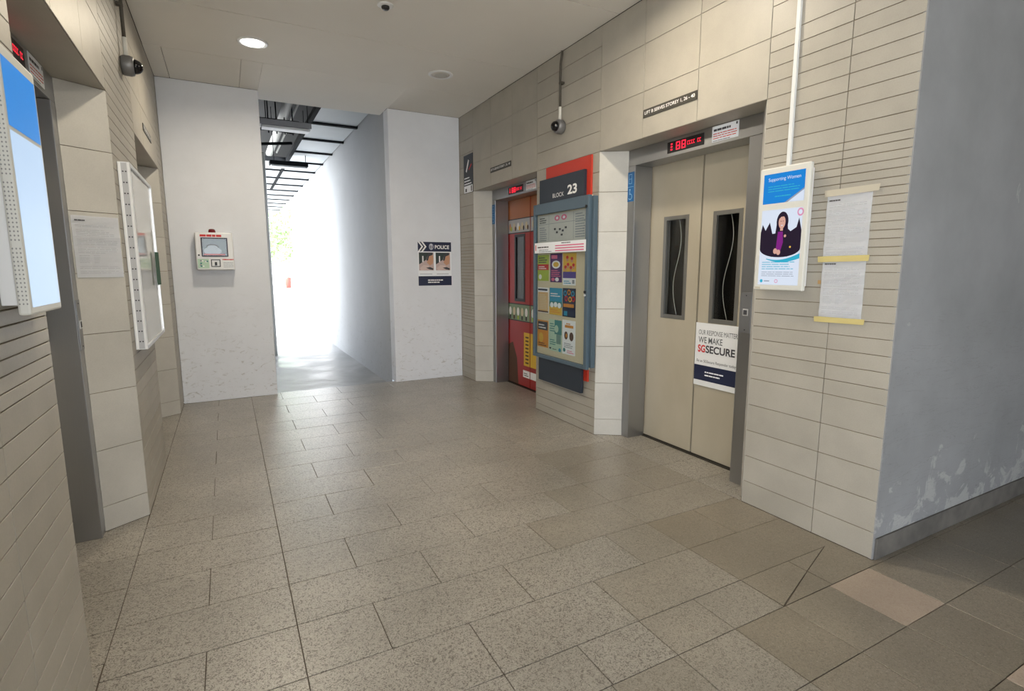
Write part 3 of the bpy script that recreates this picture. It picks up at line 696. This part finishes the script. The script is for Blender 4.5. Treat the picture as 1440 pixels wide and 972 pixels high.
# ------------------------------------------------------------------ paper notices
def sheet(f, u0, u1, v0, v1, label, seed, tapes=()):
    # slightly creased sheet standing a hair off the wall
    bm_ = MB(); nx, ny = 6, 12; rr = random.Random(seed); i = bm_.mi(PAPER)
    vs = [[bm_.bm.verts.new(f.p(u0+(u1-u0)*a/nx, v0+(v1-v0)*b/ny, .003+.002*rr.random()+(.0015*math.sin(b*1.7+seed)))) for a in range(nx+1)] for b in range(ny+1)]
    for b in range(ny):
        for a in range(nx): bm_.bm.faces.new((vs[b][a], vs[b][a+1], vs[b+1][a+1], vs[b+1][a])).material_index = i
    r = bmesh.ops.solidify(bm_.bm, geom=bm_.bm.faces[:], thickness=.0006)
    o = tag(bm_.build('paper_notice'), label, 'notice')
    mb = MB(); W, Hh = u1-u0, v1-v0; q = .0074
    lines(mb, f, u0+W*.06, u0+W*.34, v1-Hh*.05, v1-Hh*.085, 1, INK2, q, .6, seed); lines(mb, f, u0+W*.07, u0+W*.93, v1-Hh*.12, v1-Hh*.60, 17, PALEINK, q, .28, seed+1, (2, 7, 12))
    lines(mb, f, u0+W*.08, u0+W*.3, v1-Hh*.62, v1-Hh*.76, 5, PALEINK, q, .28, seed+2); lines(mb, f, u0+W*.38, u0+W*.52, v1-Hh*.62, v1-Hh*.76, 5, PALEINK, q, .28, seed+3); lines(mb, f, u0+W*.07, u0+W*.93, v1-Hh*.8, v1-Hh*.93, 5, PALEINK, q, .28, seed+4, (2,))
    mb.build('print', o, False)
    for a, b, c, d, M in tapes:
        tm = MB(); tm.poly(f, ((a, c), (b, c+.004), (b+.004, d), (a-.003, d-.003)), M, .0082); tm.poly(f, ((a, c), (b, c+.004), (b+.004, d), (a-.003, d-.003)), M, .0078); tm.build('tape', o, False)
    return o
sheet(FRr, -1.787, -1.560, 1.545, 1.870, 'upper white printed notice taped to the right tiled pillar', 11, ((-1.80, -1.53, 1.868, 1.905, TAPE2), (-1.81, -1.55, 1.527, 1.561, TAPE)))
sheet(FRr, -1.785, -1.562, 1.235, 1.540, 'lower white printed notice taped to the right tiled pillar', 12, ((-1.805, -1.545, 1.205, 1.237, TAPE),))
tag(MB().box(FRr, -1.806, -1.788, 1.410, 1.43, .0005, .0015, mat('brown_tape', (.42, .26, .10), .6)).build('tape_scrap'), 'small brown scrap of tape left of the lower taped notice', 'tape')
P0 = V((XL-RD, OB-.14, 0)); P1 = V((XL, OB, 0)); rf = Fr(P0, P1-P0)
sheet(rf, .008, .236, 1.452, 1.782, 'white typed letter stuck on the pale splayed tiles at left', 13)

# ------------------------------------------------------------------ left framed board
lb = thing('framed_board', 'white edged glazed board hung on the left wall', 'notice board', FLl.p(4.43, 1.01, 0))
ua, ub, z0, z1, W1 = 3.90, 4.94, 1.01, 2.115, .062
MB().box(FLl, ua+.02, ub-.02, z0+.02, z1-.02, .0005, .03, mat('board_grey', (.55, .55, .55), .5)).build('back_panel', lb)
for q in ((ua, ua+.022, z0, z1), (ub-.022, ub, z0, z1), (ua+.022, ub-.022, z0, z0+.022), (ua+.022, ub-.022, z1-.022, z1)):
    MB().box(FLl, *q, .0005, W1, ALU, .002).build('frame_rail', lb)
gm = mat('board_glass', (.55, .57, .58), .04, 0, None, 1, 1.0)
MB().box(FLl, ua+.022, ub-.022, z0+.022, z1-.022, .0305, .052, gm).build('glazing', lb)
sf = Fr(FLl.p(ua, 0, 0), (-1, 0, 0)); sf = Fr(FLl.p(ua, 0, 0), FLl.n, (0, 0, 1))
mb = MB()
for i in range(17):
    for k in (.026, .040): mb.lathe(V((XL+k, ua-.0005, z0+.05+i*.0625)), (0, -1, 0), [(.0042, 0), (.0042, .0015)], INK2, 8)
mb.build('screw_heads', lb)
for k in (.010, .054): MB().box(WORLD, XL+k-.006, XL+k+.006, ua-.004, ua, z0+.004, z1-.004, mat('bright_alu', (.85, .86, .87), .4), .001).build('edge_bead', lb)
mb = MB(); mb.rect(sf, .018, .046, z0+.006, z1-.006, mat('groove_grey', (.50, .51, .53), .5), .0003); mb.build('edge_groove', lb, False)
tag(MB().prism([(XL+.064, 4.72), (XL+.068, 4.72), (XL+.075, 4.86), (XL+.070, 4.86)], 1.38, 1.62, mat('strip_green', (.03, .09, .06), .9)).build('green_strip'), 'dark green strip at the far edge of the left board', 'sliver')  # thin green strip standing just in front of the glazing

# ------------------------------------------------------------------ AED cabinet and police poster
ae = thing('aed_cabinet', 'white defibrillator cabinet with red beacon on the left white pier', 'cabinet', FBb.p(-.09, 1.48, 0))
u0, u1, z0, z1, D = -.272, .092, 1.482, 1.885, .13
mb = MB(); mb.box(FBb, u0, u1, z0, z1, .0005, D, WHITEP, .012); mb.build('body', ae)
q = D+.0006
wf = MB(); wu0, wu1, wz0, wz1 = u0+.055, u1-.055, z0+.145, z1-.055
for a in ((wu0, wu0+.012, wz0, wz1), (wu1-.012, wu1, wz0, wz1), (wu0+.012, wu1-.012, wz0, wz0+.012), (wu0+.012, wu1-.012, wz1-.012, wz1)): wf.box(FBb, *a, D, D+.008, mat('dark_gasket', (.06, .06, .09), .5), .002)
wf.build('window_frame', ae)
mb = MB(); mb.rect(FBb, wu0+.012, wu1-.012, wz0+.012, wz1-.012, mat('aed_interior', (.20, .26, .33), .5), q)
mb.ell(FBb, (wu0+wu1)/2-.02, wz0+.06, .085, .045, mat('aed_device', (.50, .56, .68), .4), q+.0006); mb.ell(FBb, (wu0+wu1)/2-.02, wz0+.105, .06, .03, INK2, q+.0004); mb.ell(FBb, (wu0+wu1)/2-.02, wz0+.10, .05, .022, mat('aed_device'), q+.0008)
mb.rect(FBb, wu0+.02, wu1-.03, wz0+.015, wz0+.03, REDINK, q+.0010); mb.build('device_view', ae, False)
MB().box(FBb, wu0+.012, wu1-.012, wz0+.012, wz1-.012, D+.004, D+.006, GLASS).build('window_glass', ae)
mb = MB(); lines(mb, FBb, u0+.05, u1-.045, z1-.016, z1-.046, 1, REDINK, q, .75, 21); lines(mb, FBb, u1-.115, u1-.008, z0+.128, z0+.108, 1, REDINK, q, .6, 22); lines(mb, FBb, u1-.11, u1-.012, z0+.095, z0+.03, 4, INK, q, .3, 23)
mb.rect(FBb, u0+.012, u0+.118, z0+.02, z0+.12, MINT, q)
rr = random.Random(4)
for i in range(9): mb.ell(FBb, u0+.025+rr.random()*.08, z0+.035+rr.random()*.07, .010, .008, rr.choice((WHITEI, TEAL, INK)), q+.0004+.0001*i, 8)
mb.build('print', ae, False)
mb = MB(); c = ((u0+u1)/2+.0, z0+.075)
for a in ((-.045, -.037, -.04, .04), (.037, .045, -.04, .04), (-.037, .037, -.04, -.032), (-.037, .037, .032, .04)): mb.box(FBb, c[0]+a[0], c[0]+a[1], c[1]+a[2], c[1]+a[3], D, D+.006, BLACK, .001)
mb.build('handle_frame', ae)
MB().box(FBb, c[0]-.01, c[0]+.012, c[1]-.025, c[1]+.012, D, D+.012, BLACK, .003).build('handle', ae)
MB().lathe(FBb.p(u0+.028, z0+.16, D), FBb.n, [(.009, 0), (.009, .004)], BLACK, 12).build('keyhole', ae)
MB().lathe(FBb.p((u0+u1)/2-.015, z1-.002, .06), (0, 0, 1), [(.036, 0), (.036, .012), (.033, .03), (.026, .04), (.012, .043)], mat('red_beacon', (.16, .006, .012), .2)).build('beacon', ae)

pf = FBb.at(2.240, 1.268); W, Hh = .466, .573
po = tag(MB().box(pf, 0, W, 0, Hh, .0005, .003, PAPER).build('police_poster'), 'white and navy police poster on the right white pier', 'poster')
q = .0036; mb = MB()
mb.rect(pf, .0, W, Hh-.125, Hh, NAVY, q); mb.rect(pf, .0, W, .0, .125, NAVY, q)
for a in (.0, .045): mb.poly(pf, ((a, Hh), (a+.025, Hh), (a+.075, Hh-.062), (a+.025, Hh-.125), (a, Hh-.125), (a+.05, Hh-.062)), WHITEI, q+.0004)
mb.ell(pf, .185, Hh-.062, .032, .042, mat('silver_ink', (.45, .46, .55), .5), q+.0004); mb.ell(pf, .185, Hh-.066, .018, .026, NAVY, q+.0008); mb.rect(pf, .180, .190, Hh-.09, Hh-.03, WHITEI, q+.001)
lines(mb, pf, .13, .35, .092, .035, 2, WHITEI, q+.0004, .55, 31)
for a in (.012, .245):
    mb.rect(pf, a, a+.205, .20, .435, mat('photo_pale', (.55, .42, .40), .6), q)
    mb.poly(pf, ((a, .28), (a+.02, .29), (a+.10, .34), (a+.12, .40), (a+.19, .435), (a, .435)), mat('photo_dark', (.03, .045, .045), .6), q+.0004)
    mb.rect(pf, a+.045, a+.062, .31, .39, WHITEI, q+.0006)
    mb.poly(pf, ((a+.11, .30), (a+.12, .37), (a+.16, .41), (a+.19, .40), (a+.20, .36), (a+.19, .29), (a+.15, .265)), SKIN, q+.0008)
    mb.poly(pf, ((a+.10, .33), (a+.13, .435), (a+.195, .43), (a+.19, .405), (a+.14, .385), (a+.125, .33)), INK2, q+.001)
    mb.poly(pf, ((a+.01, .23), (a+.06, .27), (a+.13, .265), (a+.16, .22), (a+.03, .20)), mat('photo_pink', (.66, .52, .48), .6), q+.0009)
    mb.poly(pf, ((a+.095, .235), (a+.15, .245), (a+.20, .225), (a+.19, .205), (a+.14, .215)), INK2, q+.0012)
    mb.rect(pf, a+.01, a+.18, .15, .156, INK, q)
mb.build('print', po, False)
text('lettering', 'POLICE', pf, .235, .438, Hh-.09, Hh-.04, WHITEI, po, q+.0006, .03)

# ------------------------------------------------------------------ ceiling fittings
def downlight(x, y, on, label):
    t = thing('downlight', label, 'light', (x, y, ZC), 'recessed ceiling downlights')
    MB().lathe((x, y, ZC-.0005), (0, 0, -1), [(.125, 0), (.126, .004), (.118, .009), (.098, .010), (.094, .002), (.09, 0)], WHITEP, 36).build('trim_ring', t)
    M = glow('lamp_glow', (1, .95, .86), 14) if on else mat('frosted_lamp', (.62, .60, .55), .25)
    MB().lathe((x, y, ZC-.0008), (0, 0, -1), [(.0935, 0), (.09, .006), (.06, .010), (.0, .011)], M, 32).build('diffuser', t)
    if not on:
        MB().lathe((x, y, ZC-.012), (0, 0, -1), [(.065, 0), (.065, .0015), (.058, .002), (.0, .0021)], mat('lamp_inner', (.5, .48, .44), .2), 28).build('inner_disc', t)
    else:
        l = bpy.data.lights.new('downlight_lamp', 'AREA'); l.shape = 'DISK'; l.size = .18; l.energy = DOWNLIGHT_W; l.color = (1, .88, .69); l.spread = math.radians(165)
        lo = bpy.data.objects.new('downlight_lamp', l); COL.objects.link(lo); lo.parent = t; lo.location = (0, 0, -.02)
    return t
downlight(.344, 5.47, True, 'glowing round downlight in the ceiling on the left')
downlight(2.075, 5.45, False, 'unlit round downlight in the ceiling on the right')
downlight(2.075, 2.72, True, 'lit round downlight above the cream lift doors')
downlight(.344, 2.72, True, 'lit round downlight above the nearest left lift')
t = thing('smoke_detector', 'small round detector with dark centre in the lobby ceiling', 'detector', (1.196, 4.27, ZC))
MB().lathe((1.196, 4.27, ZC-.0005), (0, 0, -1), [(.060, 0), (.060, .005), (.050, .009), (.03, .010)], WHITEP, 24).build('base', t)
MB().lathe((1.196, 4.27, ZC-.011), (0, 0, -1), [(.030, 0), (.030, .012), (.022, .022), (.0, .024)], BLACK, 20).build('sensor', t)

# ------------------------------------------------------------------ corridor services
BAT = mat('batten_white', (.70, .73, .76), .5)
def batten(x0, x1, y, z, label, chan):
    t = thing('batten_light', label, 'light', ((x0+x1)/2, y, z), 'batten lights over the corridor')
    MB().box(WORLD, x0, x1, y-.11, y+.11, z+.02, z+.09, chan, .004).build('channel', t)
    MB().box(WORLD, x0+.02, x1-.02, y-.085, y+.085, z-.012, z+.02, BAT, .008).build('diffuser', t)
    for x in (x0+.08, x1-.03): MB().tube([(x, y, z+.09), (x, y, 4.4)], .006, TBAR, 6).build('hanger', t)
batten(.52, 1.15, 8.0, 3.33, 'grey batten light hung across the corridor mouth', mat('batten_grey', (.22, .23, .26), .5))
batten(.84, 1.50, 11.05, 3.36, 'white batten light hung farther down the corridor', TBAR)
PIPE = mat('pale_pipe', (.42, .42, .40), .5)
def pipe(pts, r, M, label): return tag(MB().tube(pts, r, M, 14).build('service_pipe'), label, 'pipe', 'service pipes above the corridor')
pipe([(.98, 7.25, 3.95), (1.0, 10.2, 3.95), (1.0, 13, 3.95)], .07, PIPE, 'thick pale pipe running along above the corridor')
pipe([(1.15, 7.25, 3.98), (1.15, 13, 3.98)], .018, PIPE, 'thin pale pipe beside the thick corridor pipe')
pipe([(.68, 10.6, -.09), (.68, 10.6, 3.5)], .06, mat('white_pipe', (.7, .71, .7), .4), 'white upright pipe at the corridor opening')
pipe([(.25, 9.3, 3.75), (1.17, 9.3, 3.75)], .022, TBAR, 'dark conduit crossing above the near batten light')
pipe([(.25, 9.9, 3.7), (.8, 10.0, 3.78), (1.15, 9.85, 3.72)], .03, TBAR, 'dark bent conduit crossing behind the near batten light')
pipe([(.5, 10.6, 3.62), (1.15, 10.2, 3.62)], .025, TBAR, 'dark slanted bar beside the grid ceiling')
for i in range(4):
    x = 1.14+.02*i
    pipe([(.75+.12*i, 9.6, 3.62), (.75+.12*i, 9.6, 4.39)], .010, TBAR, 'dark hanger rod above the corridor, %s from the left white pier' % ('first', 'second', 'third', 'fourth')[i])

# ------------------------------------------------------------------ outside: trees, red bin
LEAF = mat('leaf_green', (.34, .50, .24), .6); BARK = mat('bark', (.42, .38, .33), .9)  # leaf and bark lightened, the overexposed daylight is in their colour
def tree(x, y, h, r, seed, label):
    rr = random.Random(seed); t = thing('tree', label, 'tree', (x, y, -.12), 'trees beyond the corridor')
    MB().tube([(x, y, -.12), (x+.1, y, h*.4), (x-.1, y+.1, h*.75)], .16, BARK, 8).build('trunk', t)
    bm = bmesh.new()
    for i in range(2600):
        d = V((rr.gauss(0, 1), rr.gauss(0, 1), rr.gauss(0, 1))).normalized()*r*rr.random()**.4; p = V((x, y, h*.72))+V((d.x, d.y, d.z*.95))
        a = V((rr.gauss(0, 1), rr.gauss(0, 1), rr.gauss(0, 1))).normalized(); b = a.orthogonal().normalized(); s = rr.uniform(.14, .28)
        bm.faces.new([bm.verts.new(p+a*s), bm.verts.new(p+b*s*.5), bm.verts.new(p-a*s), bm.verts.new(p-b*s*.5)])
    me = bpy.data.meshes.new('foliage'); bm.to_mesh(me); bm.free(); me.materials.append(LEAF); link('foliage', me, t)
tree(4.2, 55, 6.6, 3.2, 1, 'pale green tree seen at the far end of the corridor')
tree(2.0, 66, 6.4, 2.8, 2, 'pale tree half hidden by the left white pier edge')
rb = thing('litter_bin', 'small red bin standing outside beyond the corridor', 'bin', (4.5, 48, -.12))
MB().lathe((4.5, 48, -.118), (0, 0, 1), [(.20, 0), (.24, .75), (.25, .78)], mat('bin_red', (.55, .05, .04), .5), 20).build('body', rb)
MB().lathe((4.5, 48, .664), (0, 0, 1), [(.25, 0), (.24, .05), (.1, .12)], mat('bin_red'), 20).build('lid', rb)
